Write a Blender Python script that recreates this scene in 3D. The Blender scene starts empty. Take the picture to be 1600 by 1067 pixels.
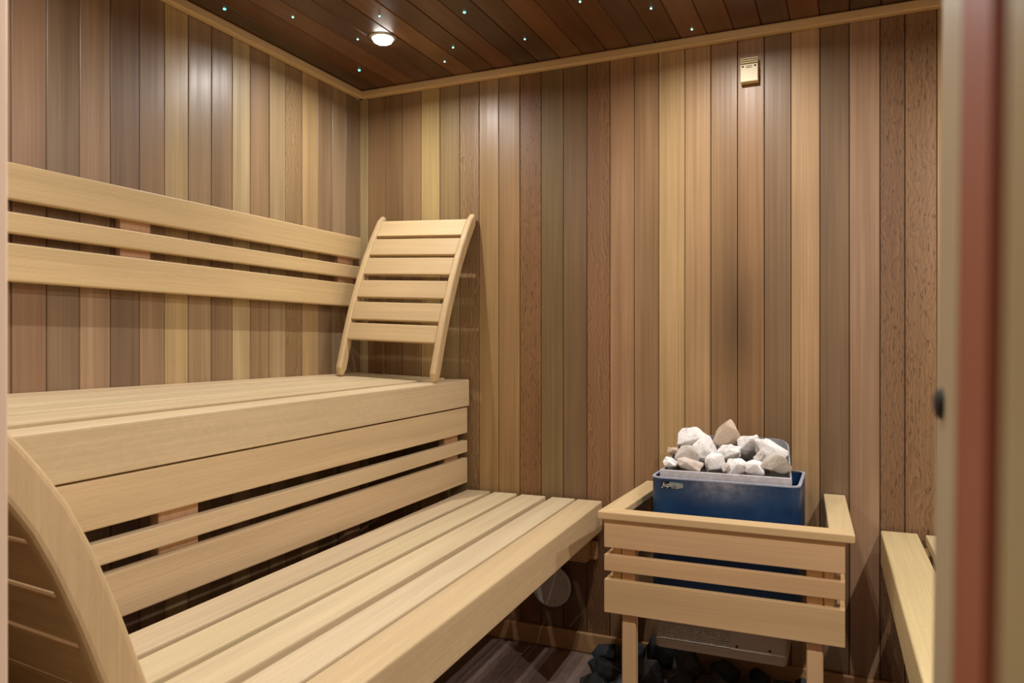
import bpy, bmesh, math, random
from mathutils import Vector, Matrix, noise

random.seed(7)
scene = bpy.context.scene
COL = scene.collection

# ------------------------------------------------------------------ camera
H = 2.13                      # ceiling height
YAW = math.atan(526 / 1178)
cam_d = bpy.data.cameras.new('camera')
cam = bpy.data.objects.new('camera', cam_d)
COL.objects.link(cam)
cam.location = (1.832, -2.574, 1.102)
cam.rotation_euler = (math.pi / 2, 0, YAW)
cam_d.sensor_width = 36
cam_d.lens = 1178 / 1600 * 36
cam_d.shift_y = 3.5 / 1600
cam_d.clip_start = 0.005
cam_d.dof.use_dof = True
cam_d.dof.focus_distance = 2.5
cam_d.dof.aperture_fstop = 9.0
scene.camera = cam

# ------------------------------------------------------------------ world, exposure
LAMP_W = 7.9                  # power of each ceiling downlight
LAMP_C = (1.0, 0.965, 0.93)
w = bpy.data.worlds.new('world')
scene.world = w
w.use_nodes = True
bg = w.node_tree.nodes['Background']
bg.inputs[0].default_value = (1.0, 0.90, 0.82, 1)   # the lit hallway behind the open door
bg.inputs[1].default_value = 0.11
scene.view_settings.view_transform = 'Standard'
scene.view_settings.look = 'None'
scene.view_settings.gamma = 1
scene.view_settings.use_curve_mapping = False
scene.view_settings.exposure = 0.0


def s2l(c):
    return tuple(((v / 255) / 12.92 if v / 255 <= 0.04045 else ((v / 255 + 0.055) / 1.055) ** 2.4) for v in c)


def rgba(c):
    return (*s2l(c), 1.0)


# ------------------------------------------------------------------ materials
class NT:
    def __init__(self, name):
        self.m = bpy.data.materials.new(name)
        self.m.use_nodes = True
        self.t = self.m.node_tree
        self.b = self.t.nodes['Principled BSDF']

    def n(self, kind, **kw):
        nd = self.t.nodes.new(kind)
        for k, v in kw.items():
            setattr(nd, k, v)
        return nd

    def set(self, sock, v):
        if isinstance(v, bpy.types.NodeSocket):
            self.t.links.new(v, sock)
        else:
            sock.default_value = v

    def math(self, op, a, b=0.0, c=None):
        nd = self.n('ShaderNodeMath', operation=op)
        self.set(nd.inputs[0], a)
        self.set(nd.inputs[1], b)
        if c is not None:
            self.set(nd.inputs[2], c)
        return nd.outputs[0]

    def noise(self, vec, scale, detail=3, rough=0.55, dist=0.0):
        nd = self.n('ShaderNodeTexNoise')
        self.set(nd.inputs['Vector'], vec)
        nd.inputs['Scale'].default_value = scale
        nd.inputs['Detail'].default_value = detail
        nd.inputs['Roughness'].default_value = rough
        nd.inputs['Distortion'].default_value = dist
        return nd.outputs['Fac']

    def mapping(self, vec, scale=(1, 1, 1), loc=(0, 0, 0)):
        nd = self.n('ShaderNodeMapping')
        self.set(nd.inputs['Vector'], vec)
        nd.inputs['Scale'].default_value = scale
        nd.inputs['Location'].default_value = loc
        return nd.outputs[0]

    def rng(self, v, a, b, c, d):
        nd = self.n('ShaderNodeMapRange')
        self.set(nd.inputs[0], v)
        for i, q in enumerate((a, b, c, d)):
            nd.inputs[i + 1].default_value = q
        return nd.outputs[0]

    def mix(self, fac, a, b, blend='MIX'):
        nd = self.n('ShaderNodeMix', data_type='RGBA', blend_type=blend)
        self.set(nd.inputs[0], fac)
        self.set(nd.inputs[6], a)
        self.set(nd.inputs[7], b)
        return nd.outputs[2]

    def obj_coord(self):
        tc = self.n('ShaderNodeTexCoord')
        oi = self.n('ShaderNodeObjectInfo')
        off = self.n('ShaderNodeVectorMath', operation='SCALE')
        off.inputs[0].default_value = (37.0, 11.0, 23.0)
        self.t.links.new(oi.outputs['Random'], off.inputs['Scale'])
        add = self.n('ShaderNodeVectorMath', operation='ADD')
        self.t.links.new(tc.outputs['Object'], add.inputs[0])
        self.t.links.new(off.outputs[0], add.inputs[1])
        return add.outputs[0], oi.outputs['Color'], oi.outputs['Random'], tc.outputs['Object']

    def bump(self, h, strength, dist=0.002):
        nd = self.n('ShaderNodeBump')
        nd.inputs['Strength'].default_value = strength
        nd.inputs['Distance'].default_value = dist
        self.set(nd.inputs['Height'], h)
        self.t.links.new(nd.outputs[0], self.b.inputs['Normal'])


def wood(name, contrast=0.35, streak=38, fine=190, figure=0.0, rough=0.42, bump=0.15, scorch=False, along=0.8, coat=0.0, knots=0.0, fleck=0.0):
    """Wood that takes its colour from the board (object colour); grain runs along local X."""
    q = NT(name)
    vec, ocol, rnd, raw = q.obj_coord()
    a = q.noise(q.mapping(vec, (along, streak, streak)), 1.0, 4, 0.6, 0.15)
    f = q.noise(q.mapping(vec, (2.2, fine, fine)), 1.0, 2, 0.5)
    big = q.noise(q.mapping(vec, (1.6, 7, 7)), 1.0, 2, 0.5)
    val = q.math('ADD', q.math('MULTIPLY', q.rng(a, 0.3, 0.7, -1, 1), contrast * 0.62),
                 q.math('MULTIPLY', q.rng(f, 0.3, 0.7, -1, 1), contrast * 0.34))
    val = q.math('ADD', val, q.math('MULTIPLY', q.rng(big, 0.3, 0.7, -1, 1), contrast * 0.45))
    if figure:
        wv = q.n('ShaderNodeTexWave', wave_type='BANDS', bands_direction='Y', wave_profile='SAW')
        warp = q.noise(q.mapping(vec, (5.0, 9, 9)), 1.0, 3, 0.6)
        sep = q.n('ShaderNodeSeparateXYZ')
        q.set(sep.inputs[0], vec)
        yy = q.math('ADD', q.math('MULTIPLY', sep.outputs[1], 1.0), q.math('MULTIPLY', warp, 0.11))
        com = q.n('ShaderNodeCombineXYZ')
        q.set(com.inputs[1], yy)
        q.set(com.inputs[0], q.math('MULTIPLY', sep.outputs[0], 0.02))
        q.set(wv.inputs['Vector'], com.outputs[0])
        wv.inputs['Scale'].default_value = 28
        wv.inputs['Distortion'].default_value = 0.6
        wv.inputs['Detail'].default_value = 1
        val = q.math('ADD', val, q.math('MULTIPLY', q.rng(wv.outputs['Fac'], 0, 1, 0.55, -1), figure))
    if fleck:
        fl = q.noise(q.mapping(vec, (38, 230, 120)), 1.0, 2, 0.6, 0.4)
        val = q.math('SUBTRACT', val, q.math('MULTIPLY', q.rng(fl, 0.60, 0.70, 0, 1), fleck))
    mul = q.math('POWER', 2.0, val)
    sc = q.n('ShaderNodeVectorMath', operation='SCALE')
    q.set(sc.inputs[0], ocol)
    q.set(sc.inputs['Scale'], mul)
    # darker grain is also a little redder
    tint = q.mix(q.rng(val, -0.5, 0.3, 0.55, 0.0), sc.outputs[0], (1.0, 0.88, 0.76, 1), 'MULTIPLY')
    if knots:
        vo = q.n('ShaderNodeTexVoronoi')
        q.set(vo.inputs['Vector'], q.mapping(vec, (2.1, 9, 9)))
        vo.inputs['Scale'].default_value = 1.0
        k = q.rng(vo.outputs['Distance'], 0.0, 0.075, knots, 0.0)
        tint = q.mix(k, tint, (0.05, 0.022, 0.01, 1))
    if scorch:
        geo = q.n('ShaderNodeNewGeometry')
        sp = q.n('ShaderNodeSeparateXYZ')
        q.set(sp.inputs[0], geo.outputs['Position'])
        dx = q.math('DIVIDE', q.math('SUBTRACT', sp.outputs[0], 1.50), 0.105)
        dz = q.math('DIVIDE', q.math('SUBTRACT', sp.outputs[2], 1.20), 0.24)
        rr = q.math('ADD', q.math('MULTIPLY', dx, dx), q.math('MULTIPLY', dz, dz))
        rr = q.math('ADD', rr, q.math('MULTIPLY', q.math('SUBTRACT', big, 0.5), 1.6))
        k = q.math('MULTIPLY', q.math('POWER', 2.718, q.math('MULTIPLY', rr, -1.0)), 0.5)
        tint = q.mix(k, tint, (0.075, 0.040, 0.018, 1))
    q.set(q.b.inputs['Base Color'], tint)
    q.set(q.b.inputs['Roughness'], q.rng(a, 0.3, 0.7, rough + 0.08, rough - 0.06))
    q.b.inputs['Specular IOR Level'].default_value = 0.45
    if coat:
        q.b.inputs['Coat Weight'].default_value = coat
        q.b.inputs['Coat Roughness'].default_value = 0.28
    q.bump(q.math('ADD', q.math('MULTIPLY', a, 0.6), q.math('MULTIPLY', f, 0.4)), bump, 0.0015)
    return q.m


def plain(name, col, rough=0.5, metal=0.0, var=0.0, scale=20, bump=0.0, spec=0.5):
    q = NT(name)
    vec, ocol, rnd, raw = q.obj_coord()
    n = q.noise(vec, scale, 4, 0.6)
    v = q.rng(n, 0.3, 0.7, 1 - var, 1 + var)
    sc = q.n('ShaderNodeVectorMath', operation='SCALE')
    sc.inputs[0].default_value = s2l(col)
    q.set(sc.inputs['Scale'], v)
    q.set(q.b.inputs['Base Color'], sc.outputs[0])
    q.b.inputs['Roughness'].default_value = rough
    q.b.inputs['Metallic'].default_value = metal
    q.b.inputs['Specular IOR Level'].default_value = spec
    if bump:
        q.bump(n, bump)
    return q.m


def emit(name, col, strength):
    q = NT(name)
    q.b.inputs['Base Color'].default_value = (0.8, 0.8, 0.8, 1)
    q.b.inputs['Emission Color'].default_value = (*col, 1)
    q.b.inputs['Emission Strength'].default_value = strength
    return q.m


M = {}
M['cedar'] = wood('cedar_vertical_grain', 0.40, 30, 210, rough=0.40, bump=0.12, coat=0.12)
M['cedar_fine'] = wood('cedar_tight_grain', 0.42, 85, 330, rough=0.42, bump=0.2, scorch=True, along=0.5, coat=0.08)
M['cedar_flat'] = wood('cedar_flat_sawn', 0.26, 26, 170, figure=0.42, rough=0.45, bump=0.2, coat=0.06)
M['cedar_fleck'] = wood('cedar_flecked', 0.30, 26, 170, figure=0.30, rough=0.45, bump=0.25, coat=0.06, fleck=1.4)
M['ceiling'] = wood('cedar_ceiling', 0.36, 24, 150, rough=0.36, bump=0.1, coat=0.15)
M['bench'] = wood('aspen_bench', 0.19, 30, 240, rough=0.52, bump=0.12, along=0.9, figure=0.05)
M['guard'] = wood('pine_guard', 0.15, 30, 220, rough=0.5, bump=0.12, along=1.0, knots=0.5)
M['trim'] = wood('pine_trim', 0.2, 30, 220, rough=0.45, bump=0.1)
M['backing'] = plain('wall_backing', (60, 40, 26), 0.8, var=0.2)


def floor_mat():
    q = NT('mottled_floor')
    vec, ocol, rnd, raw = q.obj_coord()
    a = q.noise(q.mapping(raw, (6, 2.2, 1)), 1.0, 5, 0.65)
    b = q.noise(q.mapping(raw, (70, 26, 1)), 1.0, 3, 0.6)
    s = q.noise(raw, 60, 2, 0.5)
    c = q.mix(q.rng(a, 0.35, 0.65, 0, 1), rgba((128, 108, 100)), rgba((158, 138, 124)))
    c = q.mix(q.rng(b, 0.35, 0.7, 0, 0.4), c, rgba((106, 88, 82)))
    c = q.mix(q.rng(s, 0.66, 0.72, 0, 0.7), c, rgba((58, 46, 42)))
    q.set(q.b.inputs['Base Color'], c)
    q.b.inputs['Roughness'].default_value = 0.11
    q.bump(b, 0.15)
    return q.m


M['floor'] = floor_mat()
M['chrome'] = plain('brushed_chrome', (190, 190, 185), 0.25, 1.0)
M['lens'] = emit('lamp_lens', (1.0, 0.95, 0.86), 30)
M['star'] = emit('fibre_star', (0.10, 0.85, 0.70), 3.2)
M['star_dim'] = emit('fibre_star_dim', (0.30, 0.95, 0.85), 2.4)
M['cream'] = plain('cream_plastic', (226, 210, 168), 0.45, var=0.03)
M['dark'] = plain('dark_slot', (38, 30, 22), 0.7)
M['white'] = plain('white_plastic', (205, 196, 188), 0.4, var=0.06, scale=14)
M['red'] = wood('red_cedar_stop', 0.2, 30, 200, rough=0.55, bump=0.1)


def blue_mat():
    q = NT('blue_enamel')
    vec, ocol, rnd, raw = q.obj_coord()
    n = q.noise(raw, 9, 5, 0.65)
    n2 = q.noise(raw, 45, 4, 0.7)
    base = q.mix(q.rng(n, 0.35, 0.65, 0, 1), rgba((17, 52, 92)), rgba((27, 68, 108)))
    # chalky mineral stain running down the middle of the front from the stone basket
    sp = q.n('ShaderNodeSeparateXYZ')
    q.set(sp.inputs[0], raw)
    dx = q.math('DIVIDE', sp.outputs[0], 0.085)
    dz = q.math('DIVIDE', q.math('SUBTRACT', sp.outputs[2], 0.505), 0.045)
    rr = q.math('ADD', q.math('MULTIPLY', dx, dx), q.math('MULTIPLY', dz, dz))
    k = q.math('POWER', 2.718, q.math('MULTIPLY', rr, -1.0))
    k = q.math('MULTIPLY', k, q.rng(n2, 0.35, 0.65, 0.35, 1.0))
    base = q.mix(k, base, rgba((150, 152, 160)))
    q.set(q.b.inputs['Base Color'], base)
    q.set(q.b.inputs['Roughness'], q.rng(n2, 0.3, 0.7, 0.3, 0.5))
    q.bump(n2, 0.05)
    return q.m


M['blue'] = blue_mat()
M['rim'] = plain('pale_rim', (165, 172, 190), 0.5, var=0.15, scale=60)
M['steel'] = plain('dull_steel', (158, 158, 164), 0.45, 0.15, var=0.12, scale=18)
M['chalk'] = plain('chalky_steel', (196, 192, 196), 0.6, 0.0, var=0.15, scale=60)
M['base_grey'] = plain('offwhite_panel', (176, 164, 148), 0.5, var=0.07, scale=12)


def stone_mat(name, light, dark, amount, dens=30):
    q = NT(name)
    vec, ocol, rnd, raw = q.obj_coord()
    n = q.noise(vec, dens, 5, 0.7)
    n2 = q.noise(vec, 160, 3, 0.6)
    c = q.mix(q.rng(n, 0.50, 0.72, 0, amount), ocol, rgba(dark))
    c = q.mix(q.rng(n2, 0.60, 0.70, 0, 0.45), c, rgba(dark))
    q.set(q.b.inputs['Base Color'], c)
    q.b.inputs['Roughness'].default_value = 0.85
    q.bump(q.math('ADD', n, q.math('MULTIPLY', n2, 0.5)), 0.6, 0.004)
    return q.m


M['stone'] = stone_mat('white_sauna_stone', (225, 222, 218), (140, 118, 98), 0.6)
M['lava'] = stone_mat('dark_lava_rock', (60, 62, 64), (24, 24, 26), 0.8, 40)


def print_mat():
    """Rows of small illegible print on a pale sticker."""
    q = NT('printed_label')
    vec, ocol, rnd, raw = q.obj_coord()
    sp = q.n('ShaderNodeSeparateXYZ')
    q.set(sp.inputs[0], raw)
    row = q.math('FRACT', q.math('MULTIPLY', sp.outputs[2], 150.0))
    rows = q.math('GREATER_THAN', row, 0.45)
    snap = q.math('FLOOR', q.math('MULTIPLY', sp.outputs[2], 150.0))
    com = q.n('ShaderNodeCombineXYZ')
    q.set(com.inputs[0], q.math('MULTIPLY', sp.outputs[0], 420.0))
    q.set(com.inputs[1], q.math('MULTIPLY', snap, 7.3))
    wd = q.math('GREATER_THAN', q.noise(com.outputs[0], 1.0, 1), 0.44)
    k = q.math('MULTIPLY', q.math('MULTIPLY', rows, wd), 0.7)
    q.set(q.b.inputs['Base Color'], q.mix(k, rgba((190, 182, 170)), rgba((70, 66, 64))))
    q.b.inputs['Roughness'].default_value = 0.5
    return q.m


M['print'] = print_mat()
M['foil'] = plain('torn_silver_foil', (150, 158, 160), 0.4, 0.4, var=0.5, scale=90)
M['black'] = plain('black_print', (14, 14, 16), 0.5)
M['whiteink'] = plain('white_print', (225, 225, 225), 0.5)


# ------------------------------------------------------------------ object helpers
def tag(o, label=None, cat=None, group=None, kind=None):
    if label: o['label'] = label
    if cat: o['category'] = cat
    if group: o['group'] = group
    if kind: o['kind'] = kind
    return o


def empty(name, loc=(0, 0, 0)):
    o = bpy.data.objects.new(name, None)
    o.empty_display_size = 0.1
    o.location = loc
    COL.objects.link(o)
    return o


def world_of(o):
    m = o.matrix_basis.copy()
    while o.parent:
        o = o.parent
        m = o.matrix_basis @ m
    return m


def link(name, me, mat, parent=None, mtx=None, color=None, smooth=False):
    o = bpy.data.objects.new(name, me)
    COL.objects.link(o)
    mtx = mtx or Matrix.Identity(4)
    if parent is not None:
        o.parent = parent
        o.matrix_basis = world_of(parent).inverted() @ mtx
    else:
        o.matrix_basis = mtx
    if mat is not None and len(me.materials) == 0:
        me.materials.append(M[mat] if isinstance(mat, str) else mat)
    if color is not None:
        g = sum(color) / 3
        k = 0.86 if mat in ('bench', 'guard', 'trim') else 0.87 if str(mat).startswith('cedar') else 1.0
        c = tuple(g + (v - g) * k for v in color)
        if str(mat).startswith('cedar'):
            c = (c[0] * 0.985, c[1] * 0.985, c[2] * 0.95)
        o.color = rgba(c)
    return o


def bm_mesh(name, bm, smooth=False):
    me = bpy.data.meshes.new(name)
    bmesh.ops.recalc_face_normals(bm, faces=bm.faces[:])
    bm.to_mesh(me)
    bm.free()
    if smooth:
        for p in me.polygons:
            p.use_smooth = True
    return me


_cache = {}


def plank_mesh(L, wd, t, bev, seg, mat):
    key = (round(L, 4), round(wd, 4), round(t, 4), bev, seg, mat)
    if key not in _cache:
        bm = bmesh.new()
        bmesh.ops.create_cube(bm, size=1.0)
        for v in bm.verts:
            v.co = Vector(((v.co.x + 0.5) * L, v.co.y * wd, v.co.z * t))
        if bev:
            bmesh.ops.bevel(bm, geom=bm.edges[:], offset=bev, segments=seg, affect='EDGES', profile=0.5)
        me = bm_mesh('plank', bm)
        me.materials.append(M[mat])
        _cache[key] = me
    return _cache[key]


def frame_mtx(p0, p1, n):
    p0, p1, n = Vector(p0), Vector(p1), Vector(n)
    x = (p1 - p0).normalized()
    y = n.cross(x).normalized()
    z = x.cross(y)
    m = Matrix((x, y, z)).transposed().to_4x4()
    m.translation = p0
    return m, (p1 - p0).length


def plank(name, p0, p1, n, wd, t, mat, parent=None, color=(200, 170, 120), bev=0.003, seg=1, jit=6):
    """Board from p0 to p1 (centre line); n is its thickness direction."""
    m, L = frame_mtx(p0, p1, n)
    c = tuple(max(0, min(255, v + random.uniform(-jit, jit) * 0.35 + d)) for v, d in zip(color, [random.uniform(-jit, jit)] * 3))
    return link(name, plank_mesh(L, wd, t, bev, seg, mat), mat, parent, m, c)


def round_poly(pts, r, seg=3):
    """Round the corners of a 2-D polygon."""
    out = []
    n = len(pts)
    for i in range(n):
        a, b, c = Vector(pts[i - 1]), Vector(pts[i]), Vector(pts[(i + 1) % n])
        ra = r[i] if isinstance(r, (list, tuple)) else r
        u, v = (a - b), (c - b)
        ra = min(ra, u.length * 0.48, v.length * 0.48)
        u.normalize(); v.normalize()
        if ra < 1e-5:
            out.append(tuple(b)); continue
        s, e = b + u * ra, b + v * ra
        for k in range(seg + 1):
            f = k / seg
            out.append(tuple((s * (1 - f) + b * f) * (1 - f) + (b * (1 - f) + e * f) * f))
    return out


def prism_mesh(name, poly, L, cap_bev=0.0):
    """Polygon in local YZ extruded along local X."""
    bm = bmesh.new()
    a = [bm.verts.new((0, y, z)) for y, z in poly]
    b = [bm.verts.new((L, y, z)) for y, z in poly]
    n = len(poly)
    for i in range(n):
        bm.faces.new((a[i], a[(i + 1) % n], b[(i + 1) % n], b[i]))
    bm.faces.new(a[::-1]); bm.faces.new(b)
    if cap_bev:
        ed = [e for e in bm.edges if abs(e.verts[0].co.x - e.verts[1].co.x) < 1e-6]
        bmesh.ops.bevel(bm, geom=ed, offset=cap_bev, segments=2, affect='EDGES', profile=0.5)
    return bm_mesh(name, bm)


def boxm(name, x0, x1, y0, y1, z0, z1, bev=0.0, seg=2):
    bm = bmesh.new()
    bmesh.ops.create_cube(bm, size=1.0)
    for v in bm.verts:
        v.co = Vector((x0 if v.co.x < 0 else x1, y0 if v.co.y < 0 else y1, z0 if v.co.z < 0 else z1))
    if bev:
        bmesh.ops.bevel(bm, geom=bm.edges[:], offset=bev, segments=seg, affect='EDGES', profile=0.5)
    return bm_mesh(name, bm)


def lathe_mesh(name, prof, seg=32, cap=True):
    """prof: (radius, height) list, turned about local Z."""
    bm = bmesh.new()
    rings = []
    for r, h in prof:
        if r < 1e-6:
            rings.append([bm.verts.new((0, 0, h))])
        else:
            rings.append([bm.verts.new((r * math.cos(2 * math.pi * i / seg), r * math.sin(2 * math.pi * i / seg), h)) for i in range(seg)])
    for p, q in zip(rings[:-1], rings[1:]):
        for i in range(seg):
            j = (i + 1) % seg
            if len(p) == 1 and len(q) == 1: continue
            if len(p) == 1: bm.faces.new((p[0], q[j], q[i]))
            elif len(q) == 1: bm.faces.new((p[i], p[j], q[0]))
            else: bm.faces.new((p[i], p[j], q[j], q[i]))
    return bm_mesh(name, bm, True)


# ------------------------------------------------------------------ the room shell
RW = 2.96                      # right wall
FY = -2.2                      # inner face of the front wall
DL, DR = 1.240, 1.867          # door opening
T = 0.012                      # panelling thickness

floor = link('floor', boxm('floor', -0.1, RW + 0.1, -3.4, 0.1, -0.06, 0.0), 'floor')
tag(floor, kind='structure')

wall_back = tag(link('wall_back', boxm('wall_back', -0.1, RW + 0.1, T + 0.0015, 0.1, 0, H + 0.1), 'backing'), kind='structure')
wall_left = tag(link('wall_left', boxm('wall_left', -0.1, -T - 0.0015, FY - 0.12, T, 0, H + 0.1), 'backing'), kind='structure')
wall_right = tag(link('wall_right', boxm('wall_right', RW + T + 0.0015, RW + 0.1, FY - 0.12, T, 0, H + 0.1), 'backing'), kind='structure')
ceiling = tag(link('ceiling', boxm('ceiling', -0.1, RW + 0.1, FY - 0.12, T, H + T + 0.0015, H + 0.1), 'backing'), kind='structure')

# back wall boards: colours read left to right, then carried on
BX = [-0.012, 0.038, 0.120, 0.202, 0.289, 0.374, 0.461, 0.545, 0.627, 0.714, 0.800, 0.886, 0.976, 1.061, 1.149,
      1.235, 1.324, 1.411, 1.497, 1.581, 1.663, 1.749, 1.834, 1.920, 1.988, 2.073]
BC = [(186, 160, 118), (150, 118, 82), (140, 108, 74), (150, 116, 82), (178, 150, 98), (142, 114, 76), (152, 122, 82),
      (166, 130, 86), (160, 120, 80), (140, 98, 60), (126, 100, 66), (122, 96, 64), (138, 98, 64), (164, 126, 90),
      (158, 120, 86), (186, 150, 104), (174, 136, 94), (154, 118, 80), (164, 126, 86), (134, 105, 76),
      (182, 144, 104), (122, 95, 70), (164, 130, 100), (138, 105, 74), (142, 107, 74)]
BM = ['cedar'] * 25
for i in (6, 12): BM[i] = 'cedar_flat'
for i in (9, 24, 23): BM[i] = 'cedar_fleck'
for i in (15, 16, 17, 18, 19, 20): BM[i] = 'cedar_fine'
while BX[-1] < RW - 0.09:
    BX.append(BX[-1] + 0.0868)
    BC.append(random.choice(BC[10:]))
    BM.append(random.choice(['cedar', 'cedar', 'cedar_fleck']))
BX.append(RW); BC.append((150, 116, 84)); BM.append('cedar')
for i in range(len(BX) - 1):
    xc, wd = (BX[i] + BX[i + 1]) / 2, BX[i + 1] - BX[i]
    y = T / 2 + random.uniform(0, 0.0012)
    plank('board', (xc, y, 0.001), (xc, y, H), (0, -1, 0), wd - 0.0022, T, BM[i], wall_back, BC[i], 0.0014)

# left wall boards, from the corner towards the door
LY = [0.0, -0.095, -0.181, -0.268, -0.360, -0.449, -0.532, -0.622, -0.703, -0.791, -0.882, -0.969, -1.055, -1.147,
      -1.237, -1.326, -1.413]
LC = [(140, 112, 84), (168, 140, 112), (150, 120, 92), (182, 152, 112), (152, 122, 88), (168, 142, 108), (158, 128, 96),
      (190, 164, 126), (142, 113, 86), (168, 142, 110), (192, 166, 122), (150, 119, 92), (130, 104, 84), (168, 136, 110),
      (136, 110, 86), (150, 118, 92)]
while LY[-1] > FY + 0.09:
    LY.append(LY[-1] - 0.0875)
    LC.append(random.choice(LC))
LY.append(FY); LC.append((150, 120, 92))
for i in range(len(LY) - 1):
    yc, wd = (LY[i] + LY[i + 1]) / 2, LY[i] - LY[i + 1]
    x = -T / 2 - random.uniform(0, 0.0012)
    a = random.uniform(-0.004, 0.004)     # boards sit at slightly different angles
    plank('board', (x, yc, 0.001), (x, yc, H), (1, a, 0), wd - 0.0022, T,
          'cedar_flat' if i in (4,) else 'cedar', wall_left, LC[i], 0.0014)
for i in range(25):
    yc = -0.044 - i * 0.088
    if yc - 0.044 < FY: break
    plank('board', (RW + T / 2, yc, 0.001), (RW + T / 2, yc, H), (-1, 0, 0), 0.0868, T, 'cedar', wall_right, random.choice(BC), 0.0026)

# ceiling boards run from the door side to the back wall
x = 0.0185 - 0.0865
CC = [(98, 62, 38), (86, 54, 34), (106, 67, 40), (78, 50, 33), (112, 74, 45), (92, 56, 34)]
k = 0
while x < RW:
    x0, x1 = max(x, 0.0), min(x + 0.0865, RW)
    if x1 - x0 > 0.01:
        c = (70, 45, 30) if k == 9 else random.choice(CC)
        z = H + T / 2 + random.uniform(0, 0.001)
        plank('board', ((x0 + x1) / 2, FY, z), ((x0 + x1) / 2, 0, z), (0, 0, -1), x1 - x0 - 0.0012, T, 'ceiling', ceiling, c, 0.0028, jit=8)
    x += 0.0865
    k += 1

# front wall with the doorway
wf = []
bm = bmesh.new()
for (x0, x1, z0, z1) in ((-0.1, DL - 0.02, 0, H + 0.1), (DR + 0.02, RW + 0.1, 0, H + 0.1), (DL - 0.02, DR + 0.02, 2.02, H + 0.1)):
    r = bmesh.ops.create_cube(bm, size=1.0)
    for v in r['verts']:
        v.co = Vector((x0 if v.co.x < 0 else x1, FY - 0.12 if v.co.y < 0 else FY, z0 if v.co.z < 0 else z1))
wall_front = tag(link('wall_front', bm_mesh('wall_front', bm), 'trim', color=(128, 96, 68)), kind='structure')


def lean_box(name, x0, x1, y0, y1, z0, z1, bev, k=0.013):
    me = boxm(name, x0, x1, y0, y1, z0, z1, bev)
    for v in me.vertices:
        v.co.x += (v.co.z - 1.1) * k
    return me


# boards of the door frame: grain coordinates run along local X, so the frame uses upright planks
door = tag(empty('door_1', (DL, FY, 0)), kind='structure')
plank('left_jamb', (DL - 0.010, FY - 0.060, 0), (DL - 0.010, FY - 0.060, 2.0), (1, 0, 0), 0.120, 0.020, 'trim', door, (240, 208, 184), 0.003)
plank('head_jamb', (DL, FY - 0.060, 2.010), (DR, FY - 0.060, 2.010), (0, 0, -1), 0.120, 0.020, 'trim', door, (214, 182, 140), 0.003)
LK = 0.013


def leanx(x, z): return x + (z - 1.1) * LK


def upright(name, xf, y0, y1, depth, mat, color, bev=0.002):
    """Upright frame board whose visible face is at x = xf, leaning as the frame does."""
    return plank(name, (leanx(xf, 0) + depth / 2, (y0 + y1) / 2, 0), (leanx(xf, 2.0) + depth / 2, (y0 + y1) / 2, 2.0), (-1, 0, 0), y1 - y0, depth, mat, door, color, bev)


jr = upright('right_jamb', DR, -2.44, FY, 0.020, 'trim', (196, 178, 138))
upright('door_stop', DR - 0.012, -2.415, -2.370, 0.012, 'red', (166, 86, 54))
upright('outer_casing', DR - 0.0145, -2.56, -2.443, 0.035, 'trim', (206, 178, 124))
bm = bmesh.new()
bmesh.ops.create_uvsphere(bm, u_segments=16, v_segments=10, radius=1.0)
for v in bm.verts:
    v.co = Vector((v.co.x * 0.003, v.co.y * 0.009, v.co.z * 0.0065))
link('roller_catch', bm_mesh('roller_catch', bm, True), 'dark', door, Matrix.Translation((DR - 0.0005, -2.222, 1.0775)))

# trims
def trim_strip(name, p0, p1, n, poly, color):
    m, L = frame_mtx(p0, p1, n)
    o = link(name, prism_mesh(name, poly, L), 'trim', None, m, color)
    return tag(o, kind='structure')


cp = round_poly([(-0.015, -0.014), (0.015, -0.014), (0.015, 0.014), (-0.015, 0.014)], 0.006)
trim_strip('trim_1', (0.014, FY, H - 0.0155), (0.014, 0.0, H - 0.0155), (1, 0, 0), cp, (224, 194, 142))
trim_strip('trim_2', (0.0, -0.014, H - 0.0155), (RW, -0.014, H - 0.0155), (0, -1, 0), cp, (216, 182, 128))
bp = round_poly([(-0.035, -0.008), (0.035, -0.008), (0.035, 0.008), (-0.035, 0.008)], 0.005)
m, L = frame_mtx((0.0, -0.0085, 0.036), (RW, -0.0085, 0.036), (0, -1, 0))
tag(link('baseboard_back', prism_mesh('baseboard', bp, L), 'trim', None, m, (196, 150, 98)), kind='structure')

# ------------------------------------------------------------------ upper bench with its slatted front
BENCH = (218, 194, 150)
NEAR = FY + 0.03


def lerp(a, b, f): return a + (b - a) * f


def front_rail(parent, far, near, wd, t, drop, color):
    """L-shaped front rail: a seat slat and the deep fascia in one; far/near are the top front edge points."""
    far, near = Vector(far), Vector(near)
    m, L = frame_mtx(far, near, (0, 0, 1))
    s = 1 if (m.to_3x3() @ Vector((0, 1, 0))).x > 0 else -1     # +1 when local Y points away from the left wall
    poly = [(0, 0), (0, -drop), (-0.030, -drop), (-0.030, -t), (-wd, -t), (-wd, 0)]
    poly = [(s * y * parent['face'], z) for y, z in poly]
    poly = round_poly(poly, [0.006, 0.004, 0.003, 0.002, 0.003, 0.004])
    return link('front_rail', prism_mesh('front_rail', poly, L, 0.0), 'bench', parent, m, color)


ub = empty('upper_bench', (0.25, -1.1, 0))
tag(ub, 'tall pale wooden bench along the left wall with a slatted front', 'bench')
ub['face'] = 1
ZR, ZF, ZN = 0.985, 0.966, 0.937          # rear height, front far, front near


def ub_top(x, y):
    f = min(1, x / 0.511)
    return lerp(ZR, lerp(ZF, ZN, (y + 0.02) / (NEAR + 0.02)), f)


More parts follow.
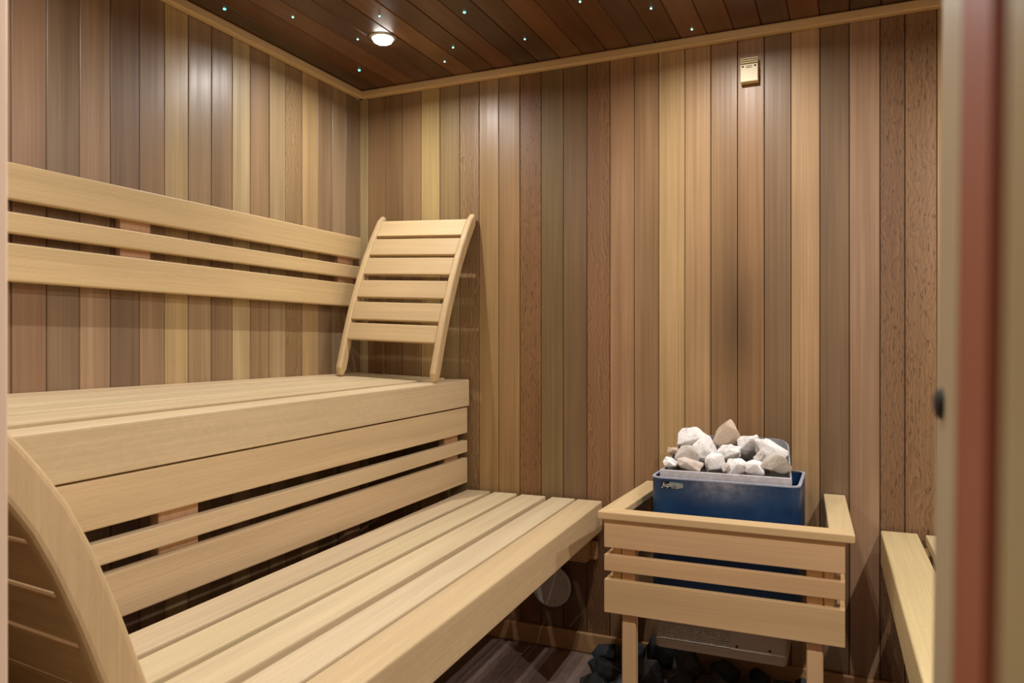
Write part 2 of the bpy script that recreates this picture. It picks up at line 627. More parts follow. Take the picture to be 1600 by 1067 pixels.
for i in range(4):
    xc = 0.051 + i * 0.1022
    a = (xc, -0.018, ub_top(xc, -0.018) - 0.016)
    b = (xc, NEAR, ub_top(xc, NEAR) - 0.016)
    plank('seat_slat', a, b, (-(ZR - ZF) / -0.511, 0, 1), 0.0995, 0.032, 'bench', ub, BENCH, 0.005, 2)
front_rail(ub, (0.511, -0.018, ZF), (0.511, NEAR, ZN), 0.096, 0.032, 0.101, BENCH)
TI = (ZF - ZN) / (NEAR + 0.02)             # slope of the front along y


def riser(z0, z1, x=0.506, n='riser_slat'):
    zc = (z0 + z1) / 2
    dz = -0.0128 * (-0.02 - NEAR)
    plank(n, (x - 0.0125, -0.02, zc), (x - 0.0125, NEAR, zc + dz), (1, 0, 0), z1 - z0, 0.025, 'bench', ub, (218, 190, 144), 0.003, 2)


riser(0.763, 0.860)
riser(0.690, 0.735)
riser(0.574, 0.669)
for (y0, y1) in ((-0.15, -0.05), (-1.405, -1.297), (-2.14, -2.04)):
    yc = (y0 + y1) / 2
    plank('post', (0.466, yc, 0.578), (0.466, yc, 0.838), (1, 0, 0), y1 - y0, 0.028, 'bench', ub, (214, 172, 132), 0.002)
    plank('rear_post', (0.020, yc, 0), (0.020, yc, 0.905), (1, 0, 0), y1 - y0, 0.030, 'bench', ub, (200, 160, 120), 0.002)
    plank('cross_bearer', (0.006, yc, 0.905), (0.478, yc, 0.872), (0, 1, 0), 0.066, 0.035, 'bench', ub, (200, 165, 120), 0.002)

# slatted wall backrest above the upper bench
wb = empty('wall_backrest', (0.02, -1.1, 1.39))
tag(wb, 'long three-slat wooden backrest fixed along the left wall', 'backrest')
for z0, z1 in ((1.440, 1.527), (1.361, 1.411), (1.248, 1.338)):
    plank('slat', (0.032, -0.055, (z0 + z1) / 2), (0.032, NEAR, (z0 + z1) / 2), (1, 0, 0), z1 - z0, 0.024, 'bench', wb, (212, 180, 128), 0.004, 2)
for yc in (-0.125, -1.085, -2.0):
    plank('mounting_block', (0.010, yc, 1.256), (0.010, yc, 1.518), (1, 0, 0), 0.097, 0.0195, 'bench', wb, (214, 172, 134), 0.001)

# ------------------------------------------------------------------ lower bench, swung a little away from the riser
lb = empty('lower_bench', (0.77, -1.1, 0))
tag(lb, 'low wide wooden bench in front of the tall bench, five long slats', 'bench')
lb['face'] = 1
SW = 0.0455                                 # drift in x for each metre towards the door
ZL = 0.548
for x0, x1 in ((0.506, 0.602), (0.620, 0.712), (0.731, 0.826), (0.850, 0.939)):
    xc = (x0 + x1) / 2
    plank('seat_slat', (xc, -0.02, ZL - 0.015), (xc + SW * (-0.02 - NEAR), NEAR, ZL - 0.015), (0, 0, 1), x1 - x0, 0.030, 'bench', lb, (215, 193, 152), 0.004, 2)
front_rail(lb, (1.039, -0.02, ZL), (1.039 + SW * (-0.02 - NEAR), NEAR, ZL), 0.091, 0.030, 0.104, (214, 186, 138))
for yc in (-0.075, -1.60, -2.09):
    dx = SW * (-0.02 - yc)
    plank('cross_bearer', (0.512 + dx, yc, 0.431), (1.004 + dx, yc, 0.431), (0, 1, 0), 0.172, 0.040, 'bench', lb, (206, 164, 112), 0.003)
for yc in (-1.60, -2.09):
    dx = SW * (-0.02 - yc)
    for xx in (0.54, 0.80):
        plank('leg', (xx + dx, yc + 0.0405, 0), (xx + dx, yc + 0.0405, 0.515), (1, 0, 0), 0.040, 0.060, 'bench', lb, (200, 165, 118), 0.003)
plank('wall_ledger', (0.512, -0.032, 0.375), (1.026, -0.032, 0.375), (0, -1, 0), 0.060, 0.025, 'bench', lb, (206, 160, 106), 0.003)

# right-hand bench seen past the door frame
rb = empty('right_bench', (2.2, -1.1, 0))
tag(rb, 'pale wooden bench at the right edge, partly hidden by the door frame', 'bench')
rb['face'] = -1
ZB = 0.533
SR = 0.022
front_rail(rb, (1.921, -0.02, ZB), (1.921 + SR * (-0.02 - NEAR), NEAR, ZB), 0.100, 0.030, 0.100, (206, 184, 130))
for i in range(4):
    xc = 2.088 + i * 0.112
    plank('seat_slat', (xc, -0.02, ZB - 0.015), (xc + SR * (-0.02 - NEAR), NEAR, ZB - 0.015), (0, 0, 1), 0.095, 0.030, 'bench', rb, (206, 184, 134), 0.004, 2)
for yc in (-0.075, -1.1, -2.09):
    plank('cross_bearer', (1.985, yc, 0.448), (2.50, yc, 0.448), (0, 1, 0), 0.108, 0.040, 'bench', rb, (200, 165, 118), 0.003)
    for xx in (2.02, 2.46):
        plank('leg', (xx, yc - 0.041, 0), (xx, yc - 0.041, 0.502), (1, 0, 0), 0.040, 0.050, 'bench', rb, (200, 165, 118), 0.003)


# ------------------------------------------------------------------ loose headrests
PROF = [(0.0, 0.0), (0.035, 0.008), (0.131, 0.033), (0.221, 0.059), (0.301, 0.089), (0.375, 0.118), (0.444, 0.148), (0.530, 0.194), (0.602, 0.238), (0.628, 0.250)]


def headrest(name, label, loc, rotz, lean, width, depth, color, roll=0.0, prof=PROF, heights=((0.134, 0.196), (0.210, 0.277), (0.295, 0.361), (0.385, 0.450), (0.462, 0.528), (0.540, 0.605))):
    """Curved slatted headrest: local -Y is the front, local +Y leans back to the wall."""
    root = empty(name, loc)
    root.rotation_euler = (0, roll, rotz)
    tag(root, label, 'headrest', 'loose slatted headrests')
    base = Matrix.Translation(loc) @ Matrix.Rotation(rotz, 4, 'Z') @ Matrix.Rotation(roll, 4, 'Y')
    cl, sl = math.cos(lean), math.sin(lean)
    HT = prof[-1][0]

    def prof_y(h):
        for (h0, y0), (h1, y1) in zip(prof[:-1], prof[1:]):
            if h <= h1:
                return lerp(y0, y1, (h - h0) / (h1 - h0))
        return prof[-1][1]

    def P(h, off=0.0):
        """front edge of the stile at height h, moved back by off along the normal"""
        e = 0.004
        y0, y1 = prof_y(max(0, h - e)), prof_y(min(HT, h + e))
        t = Vector((y1 - y0, min(HT, h + e) - max(0, h - e))).normalized()
        nrm = Vector((t.y, -t.x))
        p = Vector((prof_y(h), h)) + nrm * off
        return Vector((p.x * cl + p.y * sl, -p.x * sl + p.y * cl)), t

    N = 24
    hs = [HT * i / N for i in range(N + 1)]
    outline = []
    front, back = [], []
    for h in hs:
        e = h / HT
        # the ends are rounded off
        pinch = 1.0
        for d in (h, HT - h):
            if d < depth * 0.5:
                q = 1 - d / (depth * 0.5)
                pinch = math.sqrt(max(0.0, 1 - q * q * 0.85))
        f0 = depth * 0.5 * (1 - pinch)
        front.append(P(h, f0)[0]); back.append(P(h, depth - f0)[0])
    poly = front + back[::-1]
    poly = [(p.x, p.y) for p in poly]
    zmin = min(p[1] for p in poly)
    th = 0.026
    me = prism_mesh('stile', poly, th)
    bm = bmesh.new(); bm.from_mesh(me)
    ed = [e for e in bm.edges if abs(e.verts[0].co.x - e.verts[1].co.x) < 1e-6]
    bmesh.ops.bevel(bm, geom=ed, offset=0.009, segments=3, affect='EDGES', profile=0.5)
    me = bm_mesh('stile', bm)
    # grain must run along the stile: turn the mesh so that its local X is upright
    R = Matrix(((0, 0, 1), (0, 1, 0), (-1, 0, 0))).to_4x4()       # (x,y,z) -> (z,y,-x)
    for v in me.vertices:
        v.co.z -= zmin
    me.transform(R)
    Ri = R.inverted()
    for x0 in (-width / 2, width / 2 - th):
        link('stile', me, 'bench', root, base @ Matrix.Translation((x0, 0, 0)) @ Ri, color)
    for a, b in heights:
        hm = (a + b) / 2
        c, t = P(hm, 0.013)
        wd = (P(b)[0] - P(a)[0]).length
        n = Vector((0, -t.y * cl + t.x * sl, t.x * cl + t.y * sl))
        tt = Vector((0, t.x * cl + t.y * sl, -t.x * sl + t.y * cl))
        nn = tt.cross(Vector((1, 0, 0)))
        m3 = Matrix((Vector((1, 0, 0)), nn.cross(Vector((1, 0, 0))), nn)).transposed().to_4x4()
        m3.translation = Vector((-width / 2 + th - 0.001, c.x, c.y - zmin))
        Ls = width - 2 * th + 0.002
        link('slat', plank_mesh(Ls, wd, 0.017, 0.003, 2, 'bench'), 'bench', root, base @ m3,
             tuple(v + d_ for v, d_ in zip(color, [random.uniform(-5, 5)] * 3)))
    return root


headrest('headrest', 'curved slatted wooden headrest leaning on the back wall atop the tall bench',
         (0.300, -0.288, ub_top(0.3, -0.27) + 0.0015), 0.0, 0.0, 0.428, 0.042, (208, 178, 128), math.atan((ub_top(0.1, -0.27) - ub_top(0.5, -0.27)) / 0.4))
PROF2 = [(0.0, 0.0), (0.06, 0.017), (0.112, 0.035), (0.213, 0.071), (0.294, 0.104), (0.349, 0.131), (0.393, 0.159), (0.426, 0.184),
         (0.452, 0.206), (0.500, 0.246), (0.560, 0.288), (0.600, 0.312)]
headrest('headrest', 'curved slatted wooden headrest in the near left corner, seen from behind',
         (1.0 - 0.214 * math.cos(math.radians(6)), -1.836 + 0.214 * math.sin(math.radians(6)), ZL + 0.001), math.pi - math.radians(6), 0.0, 0.428, 0.054,
         (214, 182, 132), 0.0, PROF2, [(t - 0.066, t) for t in (0.068, 0.140, 0.215, 0.292, 0.368, 0.445, 0.520)])

# ------------------------------------------------------------------ heater with its stones
hx0, hx1, hy0, hy1, hz0, hz1 = 1.294, 1.710, -0.355, -0.075, 0.255, 0.706
heater = empty('sauna_heater', ((hx0 + hx1) / 2, (hy0 + hy1) / 2, 0.2))
tag(heater, 'blue metal sauna heater on the back wall, topped with white stones', 'heater')


def rrect(x0, x1, y0, y1, r, seg=5):
    return round_poly([(x0, y0), (x1, y0), (x1, y1), (x0, y1)], r, seg)


def shell_mesh(name, outer, inner, z0, z1):
    """Open-topped wall between two loops with a rim."""
    bm = bmesh.new()
    n = len(outer)
    ob = [bm.verts.new((p[0], p[1], z0)) for p in outer]
    ot = [bm.verts.new((p[0], p[1], z1)) for p in outer]
    it = [bm.verts.new((p[0], p[1], z1)) for p in inner]
    ib = [bm.verts.new((p[0], p[1], z0 + 0.02)) for p in inner]
    for i in range(n):
        j = (i + 1) % n
        bm.faces.new((ob[i], ob[j], ot[j], ot[i]))
        bm.faces.new((ot[i], ot[j], it[j], it[i]))
        bm.faces.new((it[i], it[j], ib[j], ib[i]))
    bm.faces.new(ob[::-1]); bm.faces.new(ib)
    return bm_mesh(name, bm)


hc = ((hx0 + hx1) / 2, (hy0 + hy1) / 2)
hw, hd = (hx1 - hx0) / 2, (hy1 - hy0) / 2
mt = Matrix.Translation((hc[0], hc[1], 0.2))
shell = link('shell', shell_mesh('shell', rrect(-hw, hw, -hd, hd, 0.034), rrect(-hw + 0.006, hw - 0.006, -hd + 0.006, hd - 0.006, 0.030), 0.163, 0.503), 'blue', heater, mt)
# pale worn lip on top of the shell
rim = link('rim', shell_mesh('rim', rrect(-hw - 0.0015, hw + 0.0015, -hd - 0.0015, hd + 0.0015, 0.035), rrect(-hw + 0.007, hw - 0.007, -hd + 0.007, hd - 0.007, 0.030), 0.0, 0.004), 'rim', heater,
           Matrix.Translation((hc[0], hc[1], 0.7035)))
# the rim must stay an open ring
bm = bmesh.new(); bm.from_mesh(rim.data)
bmesh.ops.delete(bm, geom=[f for f in bm.faces if len(f.verts) > 6], context='FACES')
bm.to_mesh(rim.data); bm.free()
for v in rim.data.vertices:
    v.co.z = min(v.co.z, 0.004)

# stone basket: tall back, sides that slope down to the low front lip
bx0, bx1, by0, by1 = -0.186, 0.186, -0.118, 0.112


def basket_mesh():
    bm = bmesh.new()
    loop = []
    ts = 7
    prof = []
    # points run front-left -> back-left -> back-right -> front-right (plan), with a top height each
    for i in range(ts + 1):
        f = i / ts
        prof.append((bx0 + 0.022 * f, lerp(by0, by1 - 0.03, f), lerp(0.712, 0.786, f ** 0.9)))
    for i in range(1, 6):
        a = math.pi - (math.pi / 2) * i / 5
        prof.append((bx0 + 0.067 + 0.045 * math.cos(a), by1 - 0.03 + 0.03 * math.sin(a), 0.786 + 0.022 * math.sin(math.pi / 2 * i / 5)))
    mir = [(-px_, py_, pz_) for px_, py_, pz_ in prof[::-1]]
    pts = prof + mir
    th = 0.004
    outer = [(p[0], p[1]) for p in pts]
    n = len(pts)
    inner = []
    for i, p in enumerate(pts):
        a = Vector(outer[max(0, i - 1)]); b = Vector(outer[min(n - 1, i + 1)])
        d = (b - a).normalized(); nr = Vector((d.y, -d.x))
        inner.append((p[0] + nr.x * th, p[1] + nr.y * th))
    rows = []
    for i, p in enumerate(pts):
        rows.append([bm.verts.new((outer[i][0], outer[i][1], 0.64)), bm.verts.new((outer[i][0], outer[i][1], p[2])),
                     bm.verts.new((inner[i][0], inner[i][1], p[2])), bm.verts.new((inner[i][0], inner[i][1], 0.64))])
    for a, b in zip(rows[:-1], rows[1:]):
        for k in range(4):
            bm.faces.new((a[k], a[(k + 1) % 4], b[(k + 1) % 4], b[k]))
    bm.faces.new(rows[0]); bm.faces.new(rows[-1][::-1])
    return bm_mesh('basket', bm)


bmt = Matrix.Translation((hc[0], hc[1], 0))
basket = link('stone_basket', basket_mesh(), 'steel', heater, bmt)
link('front_lip', boxm('front_lip', bx0 + 0.001, bx1 - 0.001, by0 - 0.006, by0 + 0.002, 0.64, 0.727, 0.002), 'chalk', basket, bmt)
bm = bmesh.new()
vs = [bm.verts.new(c) for c in ((bx0 + 0.005, by0 + 0.003, 0.690), (bx1 - 0.005, by0 + 0.003, 0.690), (bx1 - 0.028, by1 - 0.008, 0.748), (bx0 + 0.028, by1 - 0.008, 0.748))]
vt = [bm.verts.new(v.co - Vector((0, 0, 0.01))) for v in vs]
bm.faces.new(vs); bm.faces.new(vt[::-1])
for i in range(4):
    bm.faces.new((vs[i], vt[i], vt[(i + 1) % 4], vs[(i + 1) % 4]))
link('tray', bm_mesh('tray', bm), 'dark', basket, bmt)

# off-white wiring box under the shell
link('control_base', boxm('control_base', 1.303, 1.676, -0.345, -0.085, 0.196, 0.362, 0.014, 3), 'base_grey', heater)
base = heater.children[-1]
link('rating_label', boxm('rating_label', 0, 0.165, -0.001, 0, 0, 0.050), 'print', base, Matrix.Translation((1.318, -0.3455, 0.222)))
link('warning_strip', boxm('warning_strip', 0, 0.034, -0.001, 0, 0, 0.050), 'print', base, Matrix.Translation((1.487, -0.3455, 0.222)))
for xx, zz in ((1.540, 0.236), (1.630, 0.238)):
    link('screw', lathe_mesh('screw', [(0, 0.002), (0.003, 0.0015), (0.004, 0)], 12), 'dark', base, Matrix.Translation((xx, -0.345, zz)) @ Matrix.Rotation(math.pi / 2, 4, 'X'))

# torn maker's sticker on the shell
fy = hy0 - 0.0008
stk = link('sticker', boxm('sticker', 0, 0.026, -0.0006, 0, -0.014, 0.006), 'black', shell, Matrix.Translation((1.327, fy, 0.690)))
bm = bmesh.new()
pts = [(0.024, 0.005), (0.060, 0.003), (0.063, -0.004), (0.061, -0.011), (0.044, -0.014), (0.030, -0.014), (0.026, -0.008), (0.020, -0.002)]
a = [bm.verts.new((p[0], 0, p[1])) for p in pts]; b = [bm.verts.new((p[0], -0.0009, p[1])) for p in pts]
bm.faces.new(a[::-1]); bm.faces.new(b)
for i in range(len(pts)):
    bm.faces.new((a[i], a[(i + 1) % len(pts)], b[(i + 1) % len(pts)], b[i]))
link('foil', bm_mesh('foil', bm), 'foil', stk, Matrix.Translation((1.327, fy, 0.690)))
tc = bpy.data.curves.new('print', 'FONT')
tc.body = 'Jup'
tc.size = 0.019
tc.shear = 0.25
to = bpy.data.objects.new('print', tc)
COL.objects.link(to)
bpy.context.view_layer.update()
tm = bpy.data.meshes.new_from_object(to.evaluated_get(bpy.context.evaluated_depsgraph_get()))
bpy.data.objects.remove(to)
link('lettering', tm, 'whiteink', stk, Matrix.Translation((1.328, fy - 0.0012, 0.680)) @ Matrix.Rotation(math.pi / 2, 4, 'X'))
# wall brackets
for xx in (1.36, 1.63):
    link('wall_bracket', boxm('wall_bracket', xx, xx + 0.03, -0.08, -0.0005, 0.32, 0.6), 'dark', heater)


# stones -------------------------------------------------------------
def rock_mesh(name, size, n=12, seed=0, rough=0.05):
    """Broken chunk of stone: a convex hull with softened edges and a rough skin."""
    rnd = random.Random(seed)
    bm = bmesh.new()
    for i in range(n):
        # spread the corners evenly, then jitter them
        z = 1 - 2 * (i + 0.5) / n
        a = i * 2.39996 + rnd.uniform(-0.5, 0.5)
        z = max(-1, min(1, z + rnd.uniform(-0.16, 0.16)))
        q = rnd.uniform(0.80, 1.15)
        rr = math.sqrt(1 - z * z)
        bm.verts.new((rr * math.cos(a) * q, rr * math.sin(a) * q, z * q))
    res = bmesh.ops.convex_hull(bm, input=bm.verts[:])
    bmesh.ops.delete(bm, geom=list({e for e in res['geom_interior'] + res['geom_unused'] if isinstance(e, bmesh.types.BMVert)}), context='VERTS')
    bmesh.ops.bevel(bm, geom=bm.edges[:], offset=0.055, segments=2, affect='EDGES', profile=0.5, clamp_overlap=True)
    bmesh.ops.triangulate(bm, faces=bm.faces[:])
    for lim in (0.5, 0.3):
        bmesh.ops.subdivide_edges(bm, edges=[e for e in bm.edges if e.calc_length() > lim], cuts=1)
        bmesh.ops.triangulate(bm, faces=bm.faces[:])
    off = Vector((seed * 3.1, seed * 1.7, 0))
    bm.normal_update()
    for v in bm.verts:
        d = noise.noise(v.co * 1.6 + off) * rough * 1.6 + noise.noise(v.co * 4.5 + off) * rough
        v.co += v.normal * d
    lo = [min(v.co[i] for v in bm.verts) for i in range(3)]; hi = [max(v.co[i] for v in bm.verts) for i in range(3)]
    for v in bm.verts:
        v.co = Vector([((v.co[i] - lo[i]) / (hi[i] - lo[i]) - 0.5) * size[i] for i in range(3)])
    return bm_mesh(name, bm, True)


# px centre in the photo was turned into x, y, z once; each stone has its own size, tilt and colour
W = (244, 241, 238); G = (216, 208, 200); Bn = (205, 184, 162)
STONES = [
    # x, y, z, sx, sy, sz, tilt, colour, seed, label
    (1.383, -0.150, 0.800, 0.086, 0.060, 0.066, 0.15, W, 1, 'large rounded white stone at the back left of the heater'),
    (1.484, -0.152, 0.810, 0.072, 0.055, 0.076, -0.5, Bn, 2, 'pointed tan stone, topmost of the stones at centre back'),
    (1.552, -0.170, 0.787, 0.058, 0.055, 0.064, 0.05, W, 3, 'blocky white stone right of the pointed tan one'),
    (1.614, -0.190, 0.780, 0.088, 0.050, 0.058, 0.65, W, 4, 'long white stone sloping down at the right of the heater'),
    (1.432, -0.205, 0.772, 0.074, 0.062, 0.080, 0.2, W, 5, 'large pale stone in the middle left of the heap'),
    (1.500, -0.215, 0.768, 0.060, 0.050, 0.048, -0.2, W, 6, 'white stone lying just below the pointed tan one'),
    (1.4675, -0.272, 0.742, 0.050, 0.044, 0.060, 0.3, W, 7, 'upright white wedge stone in the front middle'),
    (1.379, -0.240, 0.757, 0.062, 0.050, 0.058, -0.3, G, 8, 'greyish stone at the left, behind the tan front stone'),
    (1.335, -0.222, 0.765, 0.038, 0.034, 0.026, 0.1, Bn, 9, 'small brownish stone at the far left of the heap'),
    (1.336, -0.280, 0.738, 0.038, 0.036, 0.034, 0.0, W, 10, 'small white stone in the front left corner'),
    (1.394, -0.288, 0.736, 0.066, 0.034, 0.040, 0.35, (214, 200, 188), 11, 'beige stone leaning on the front left lip'),
    (1.5025, -0.292, 0.734, 0.024, 0.028, 0.032, 0.2, G, 12, 'tiny grey stone in the front middle'),
    (1.536, -0.284, 0.738, 0.058, 0.040, 0.048, -0.1, W, 13, 'rough white stone at the front centre lip'),
    (1.577, -0.276, 0.737, 0.058, 0.044, 0.046, 0.2, W, 14, 'flat white stone right of the front centre'),
    (1.638, -0.280, 0.753, 0.066, 0.036, 0.058, -0.45, (206, 198, 186), 15, 'three-cornered brown-spotted stone at the front right'),
    (1.594, -0.225, 0.765, 0.036, 0.040, 0.044, 0.0, G, 16, 'grey stone wedged behind the flat white one'),
]
for (x_, y_, z_, sx, sy, sz, tl, c, sd, lab) in STONES:
    me = rock_mesh('stone', (sx * 1.22, sy * 1.10, sz * 1.18), 10, sd * 7 + 1, 0.05)
    o = link('sauna_stone', me, 'stone', None, Matrix.Translation((x_, y_, z_)) @ Matrix.Rotation(tl, 4, 'Y'), c)
    tag(o, lab, 'stone', 'white stones on the heater')

# ------------------------------------------------------------------ wooden guard around the heater
GC = (218, 178, 126)
gd = empty('heater_guard', (1.51, -0.27, 0))
tag(gd, 'wooden slatted guard rail standing around the blue heater', 'guard rail')
GF = -0.520


def board_poly(name, pts, z0, z1, mat, color, parent, bev=0.003, along='x'):
    """Flat board from a plan outline, local X along the grain."""
    bm = bmesh.new()
    a = [bm.verts.new((p[0], p[1], z0)) for p in pts]; b = [bm.verts.new((p[0], p[1], z1)) for p in pts]
    n = len(pts)
    bm.faces.new(a[::-1]); bm.faces.new(b)
    for i in range(n):
        bm.faces.new((a[i], a[(i + 1) % n], b[(i + 1) % n], b[i]))
    bmesh.ops.bevel(bm, geom=bm.edges[:], offset=bev, segments=2, affect='EDGES', profile=0.5)
    me = bm_mesh(name, bm)
    mt_ = Matrix.Identity(4)
    if along == 'y':
        mt_ = Matrix.Rotation(math.pi / 2, 4, 'Z')
        me.transform(mt_.inverted())
    return link(name, me, mat, parent, mt_, color)


RZ0, RZ1 = 0.608, 0.630
xl, xr, xlb, xrb = 1.184, 1.847, 1.196, 1.822
rw_ = 0.062
board_poly('front_rail', [(xl, GF - 0.012), (xr, GF - 0.012), (xr - rw_, GF + 0.043), (xl + rw_, GF + 0.043)], RZ0, RZ1, 'guard', (220, 186, 132), gd)
board_poly('side_rail', [(xl, GF - 0.0112), (xl + rw_, GF + 0.0438), (xlb + rw_, -0.004), (xlb, -0.004)], RZ0, RZ1, 'guard', (220, 190, 138), gd, along='y')
board_poly('side_rail', [(xr, GF - 0.0112), (xrb, -0.004), (xrb - rw_, -0.004), (xr - rw_, GF + 0.0438)], RZ0, RZ1, 'guard', (212, 186, 134), gd, along='y')
for z0, z1 in ((0.527, 0.607), (0.461, 0.507), (0.343, 0.437)):
    zc = (z0 + z1) / 2
    plank('front_slat', (1.200, GF + 0.009, zc), (1.824, GF + 0.009, zc), (0, -1, 0), z1 - z0, 0.018, 'guard', gd, GC, 0.002, 2)
    for xa, xb in ((1.209, 1.213), (1.815, 1.805)):
        plank('side_slat', (xa, GF + 0.019, zc), (xb, -0.004, zc), (1, 0, 0), z1 - z0, 0.018, 'guard', gd, GC, 0.002, 2)
for xa in (1.266, 1.753):
    plank('leg', (xa, GF + 0.033, 0), (xa, GF + 0.033, 0.607), (0, -1, 0), 0.040, 0.028, 'guard', gd, GC, 0.003)
for xa in (1.232, 1.787):
    plank('corner_strip', (xa, GF + 0.033, 0.345), (xa, GF + 0.033, 0.607), (0, -1, 0), 0.025, 0.028, 'guard', gd, GC, 0.003)
    plank('rear_strip', (1.236 if xa < 1.5 else 1.782, -0.022, 0.345), (1.236 if xa < 1.5 else 1.782, -0.022, 0.607), (0, -1, 0), 0.028, 0.030, 'guard', gd, GC, 0.003)

# ------------------------------------------------------------------ dark lava rocks on the floor under the heater
DK = [(62, 66, 70), (74, 76, 78), (54, 56, 60), (84, 84, 82)]
LAVA = [
    (1.068, -0.065, 0.090, 0.070, 0.060, 'flat dark rock farthest left, beside the baseboard'),
    (1.165, -0.090, 0.090, 0.090, 0.090, 'dark rock behind the left guard leg'),
    (1.262, -0.085, 0.100, 0.090, 0.120, 'tall charcoal rock under the left end of the heater'),
    (1.365, -0.110, 0.105, 0.100, 0.110, 'big charcoal rock with a pale chip under the heater'),
    (1.14, -0.200, 0.110, 0.100, 0.070, 'dark rock lying left of the guard leg'),
    (1.25, -0.220, 0.120, 0.100, 0.085, 'dark rock just right of the left guard leg'),
    (1.36, -0.250, 0.120, 0.100, 0.080, 'dark rock at the bottom edge between the guard legs'),
    (1.46, -0.200, 0.100, 0.090, 0.075, 'dark rock below the middle of the heater'),
    (1.47, -0.085, 0.100, 0.090, 0.065, 'dark rock in shade behind the middle of the heater'),
    (1.55, -0.150, 0.090, 0.080, 0.060, 'rounded dark rock below the right half of the heater'),
    (1.56, -0.060, 0.090, 0.070, 0.055, 'small dark rock by the baseboard under the heater'),
    (1.64, -0.110, 0.080, 0.080, 0.055, 'small rounded dark rock near the right guard leg'),
    (1.71, -0.065, 0.070, 0.060, 0.050, 'small grey rock behind the right guard leg'),
    (1.10, -0.300, 0.090, 0.090, 0.060, 'dark rock nearest the bench, left of the guard'),
    (1.21, -0.325, 0.105, 0.095, 0.075, 'rough dark rock in front of the left guard leg row'),
    (1.32, -0.360, 0.100, 0.090, 0.065, 'dark rock nearest the camera between the guard legs'),
    (1.44, -0.315, 0.110, 0.095, 0.060, 'broad dark rock under the guard front'),
    (1.55, -0.255, 0.090, 0.085, 0.055, 'dark rock under the right half of the guard front'),
    (1.65, -0.200, 0.080, 0.070, 0.050, 'small dark rock left of the right guard leg'),
]
# let the rocks settle side by side instead of into each other
pos = [[q[0], q[1]] for q in LAVA]
for _ in range(400):
    for i in range(len(pos)):
        for j in range(i):
            dx_, dy_ = pos[i][0] - pos[j][0], pos[i][1] - pos[j][1]
            d_ = math.hypot(dx_, dy_) + 1e-6
            need = 0.54 * (max(LAVA[i][2:4]) + max(LAVA[j][2:4])) + 0.002
            if d_ < need:
                m_ = (need - d_) * 0.5 / d_
                pos[i][0] += dx_ * m_; pos[i][1] += dy_ * m_
                pos[j][0] -= dx_ * m_; pos[j][1] -= dy_ * m_
    for i, q in enumerate(LAVA):
        h_ = max(q[2:4]) * 0.54
        pos[i][0] = min(1.80, max(1.02 + h_, pos[i][0])); pos[i][1] = min(-0.02 - h_, max(-0.50 + h_, pos[i][1]))
LAVA = [(p[0], p[1]) + q[2:] for p, q in zip(pos, LAVA)]
for i, (x_, y_, sx, sy, sz, lab) in enumerate(LAVA):
    me = rock_mesh('lava', (sx * 1.05, sy * 1.05, sz * 1.15), 11, 300 + i * 5, 0.08)
    o = link('lava_rock', me, 'lava', None, Matrix.Translation((x_, y_, sz * 1.15 / 2 - 0.001)) @ Matrix.Rotation(random.uniform(0, 6), 4, 'Z'), DK[i % 4])
    tag(o, lab, 'rock', 'dark rocks under the heater')

# ------------------------------------------------------------------ small fittings
vent = empty('air_vent', (0.850, 0, 0.228))
tag(vent, 'round white air vent disc low on the back wall under the bench', 'vent')
RX = Matrix.Rotation(math.pi / 2, 4, 'X')           # local Z -> -Y (into the room)
vm = Matrix.Translation((0.850, 0, 0.228)) @ RX
link('disc', lathe_mesh('disc', [(0, 0.030), (0.050, 0.030), (0.064, 0.033), (0.072, 0.034), (0.0765, 0.031), (0.0765, 0.027), (0.070, 0.024), (0, 0.022)], 48), 'white', vent, vm)
link('collar', lathe_mesh('collar', [(0.058, 0.0), (0.058, 0.006), (0.044, 0.008), (0.044, 0.024), (0, 0.024)], 40), 'white', vent, vm)
for ang in (0.9, 4.2, 4.6, 5.0):
    link('dust_screw', lathe_mesh('dust_screw', [(0, 0.0012), (0.002, 0.001), (0.0025, 0)], 10), 'dark', vent,
         vm @ Matrix.Translation((0.058 * math.cos(ang), 0.058 * math.sin(ang), 0.0312)))

sn = empty('sensor_box', (1.537, 0, 1.992))
tag(sn, 'small cream plastic sensor box high on the back wall', 'sensor')
link('housing', boxm('housing', 1.5095, 1.5645, -0.028, -0.0005, 1.953, 2.010, 0.002), 'cream', sn)
hous = sn.children[0]
link('back_plate', boxm('back_plate', 1.5125, 1.5615, -0.010, -0.0005, 2.010, 2.0295, 0.0), 'dark', sn)
for i in range(3):
    z = 2.0140 + i * 0.0065
    link('louvre', boxm('louvre', 1.5095, 1.5645, -0.028, -0.0005, z, z + 0.0030, 0.0006, 1), 'cream', sn)
for xx in (1.5175, 1.5560):
    link('screw_hole', lathe_mesh('screw_hole', [(0, 0.0006), (0.0032, 0.0006), (0.0034, 0)], 16), 'dark', hous, Matrix.Translation((xx, -0.0279, 2.0025)) @ RX)
for zz in (2.0035, 1.9985):
    link('slot', boxm('slot', 1.5275, 1.5460, -0.0287, -0.0275, zz - 0.0009, zz + 0.0009), 'dark', hous)


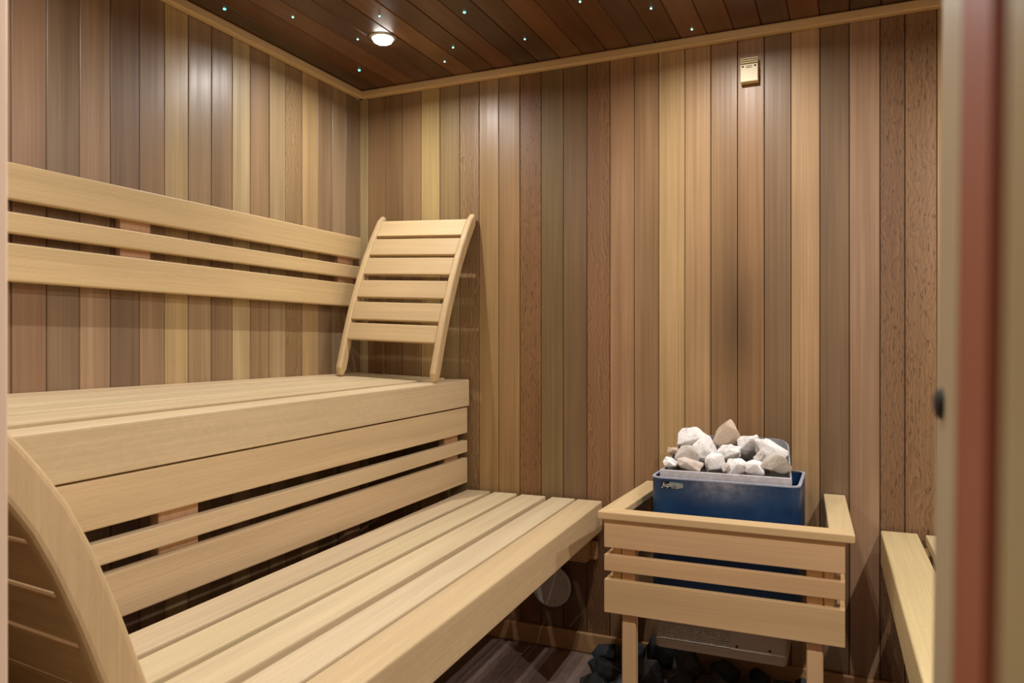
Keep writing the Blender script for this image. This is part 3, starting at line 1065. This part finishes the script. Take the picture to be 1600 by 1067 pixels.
def downlight(x, y, label, power):
    d = empty('downlight', (x, y, H))
    tag(d, label, 'light', 'recessed ceiling downlights')
    mt_ = Matrix.Translation((x, y, H)) @ Matrix.Rotation(math.pi, 4, 'X')
    link('trim_ring', lathe_mesh('trim_ring', [(0.034, 0.0005), (0.034, 0.003), (0.037, 0.005), (0.044, 0.004), (0.047, 0.0005)], 40), 'chrome', d, mt_)
    link('lens', lathe_mesh('lens', [(0.0335, 0.001), (0.0335, 0.006), (0.030, 0.013), (0.022, 0.0175), (0.011, 0.0198), (0, 0.0203)], 32), 'lens', d, mt_)
    li = bpy.data.lights.new('lamp', 'AREA')
    li.shape = 'DISK'
    li.size = 0.014
    li.energy = LAMP_W * power
    li.color = LAMP_C
    li.spread = math.radians(166)
    lo = bpy.data.objects.new('lamp', li)
    COL.objects.link(lo)
    lo.parent = d
    lo.location = (0, 0, -0.0215)
    return d


downlight(0.402, -0.437, 'bright round downlight in the ceiling above the headrest corner', 0.8)
downlight(0.402, -1.763, 'ceiling downlight above the door end of the tall bench', 0.8)
downlight(1.480, -0.437, 'ceiling downlight straight above the heater', 0.85)
downlight(1.480, -1.763, 'ceiling downlight above the floor just inside the door', 0.95)
downlight(2.558, -0.437, 'ceiling downlight above the back of the right bench', 1.0)
downlight(2.558, -1.763, 'ceiling downlight above the door end of the right bench', 2.7)

STARS = [(0.082, -0.820, 1, 'bright teal star light nearest the left wall trim'),
         (0.235, -0.689, 0, 'small star light second from the left wall'),
         (0.488, -0.584, 0, 'faint star light just above the bright downlight in the photo'),
         (0.319, -0.463, 0, 'faint star light just left of the bright downlight'),
         (0.152, -0.220, 1, 'teal star light nearest the corner of the ceiling'),
         (0.744, -0.499, 1, 'large teal star light right of the downlight near the top edge'),
         (0.579, -0.269, 0, 'upper of the two small star lights right below the downlight'),
         (0.488, -0.166, 0, 'lower of the two small star lights nearest the back trim'),
         (0.834, -0.233, 0, 'single white star light near the middle of the back trim'),
         (1.095, -0.422, 0, 'star light at the top edge, third from the right'),
         (1.279, -0.290, 0, 'star light second from the right'),
         (1.364, -0.084, 0, 'tiny star light farthest right, close to the back trim')]
for x_, y_, big, lab in STARS:
    r = 0.0048 if big else 0.0034
    o = link('star_light', lathe_mesh('star', [(r, 0.0), (r, 0.001), (r * 0.7, 0.0028), (0, 0.0036)], 12), 'star' if big else 'star_dim', None,
             Matrix.Translation((x_, y_, H + 0.0002)) @ Matrix.Rotation(math.pi, 4, 'X'))
    tag(o, lab, 'star light', 'fibre-optic star lights in the ceiling')
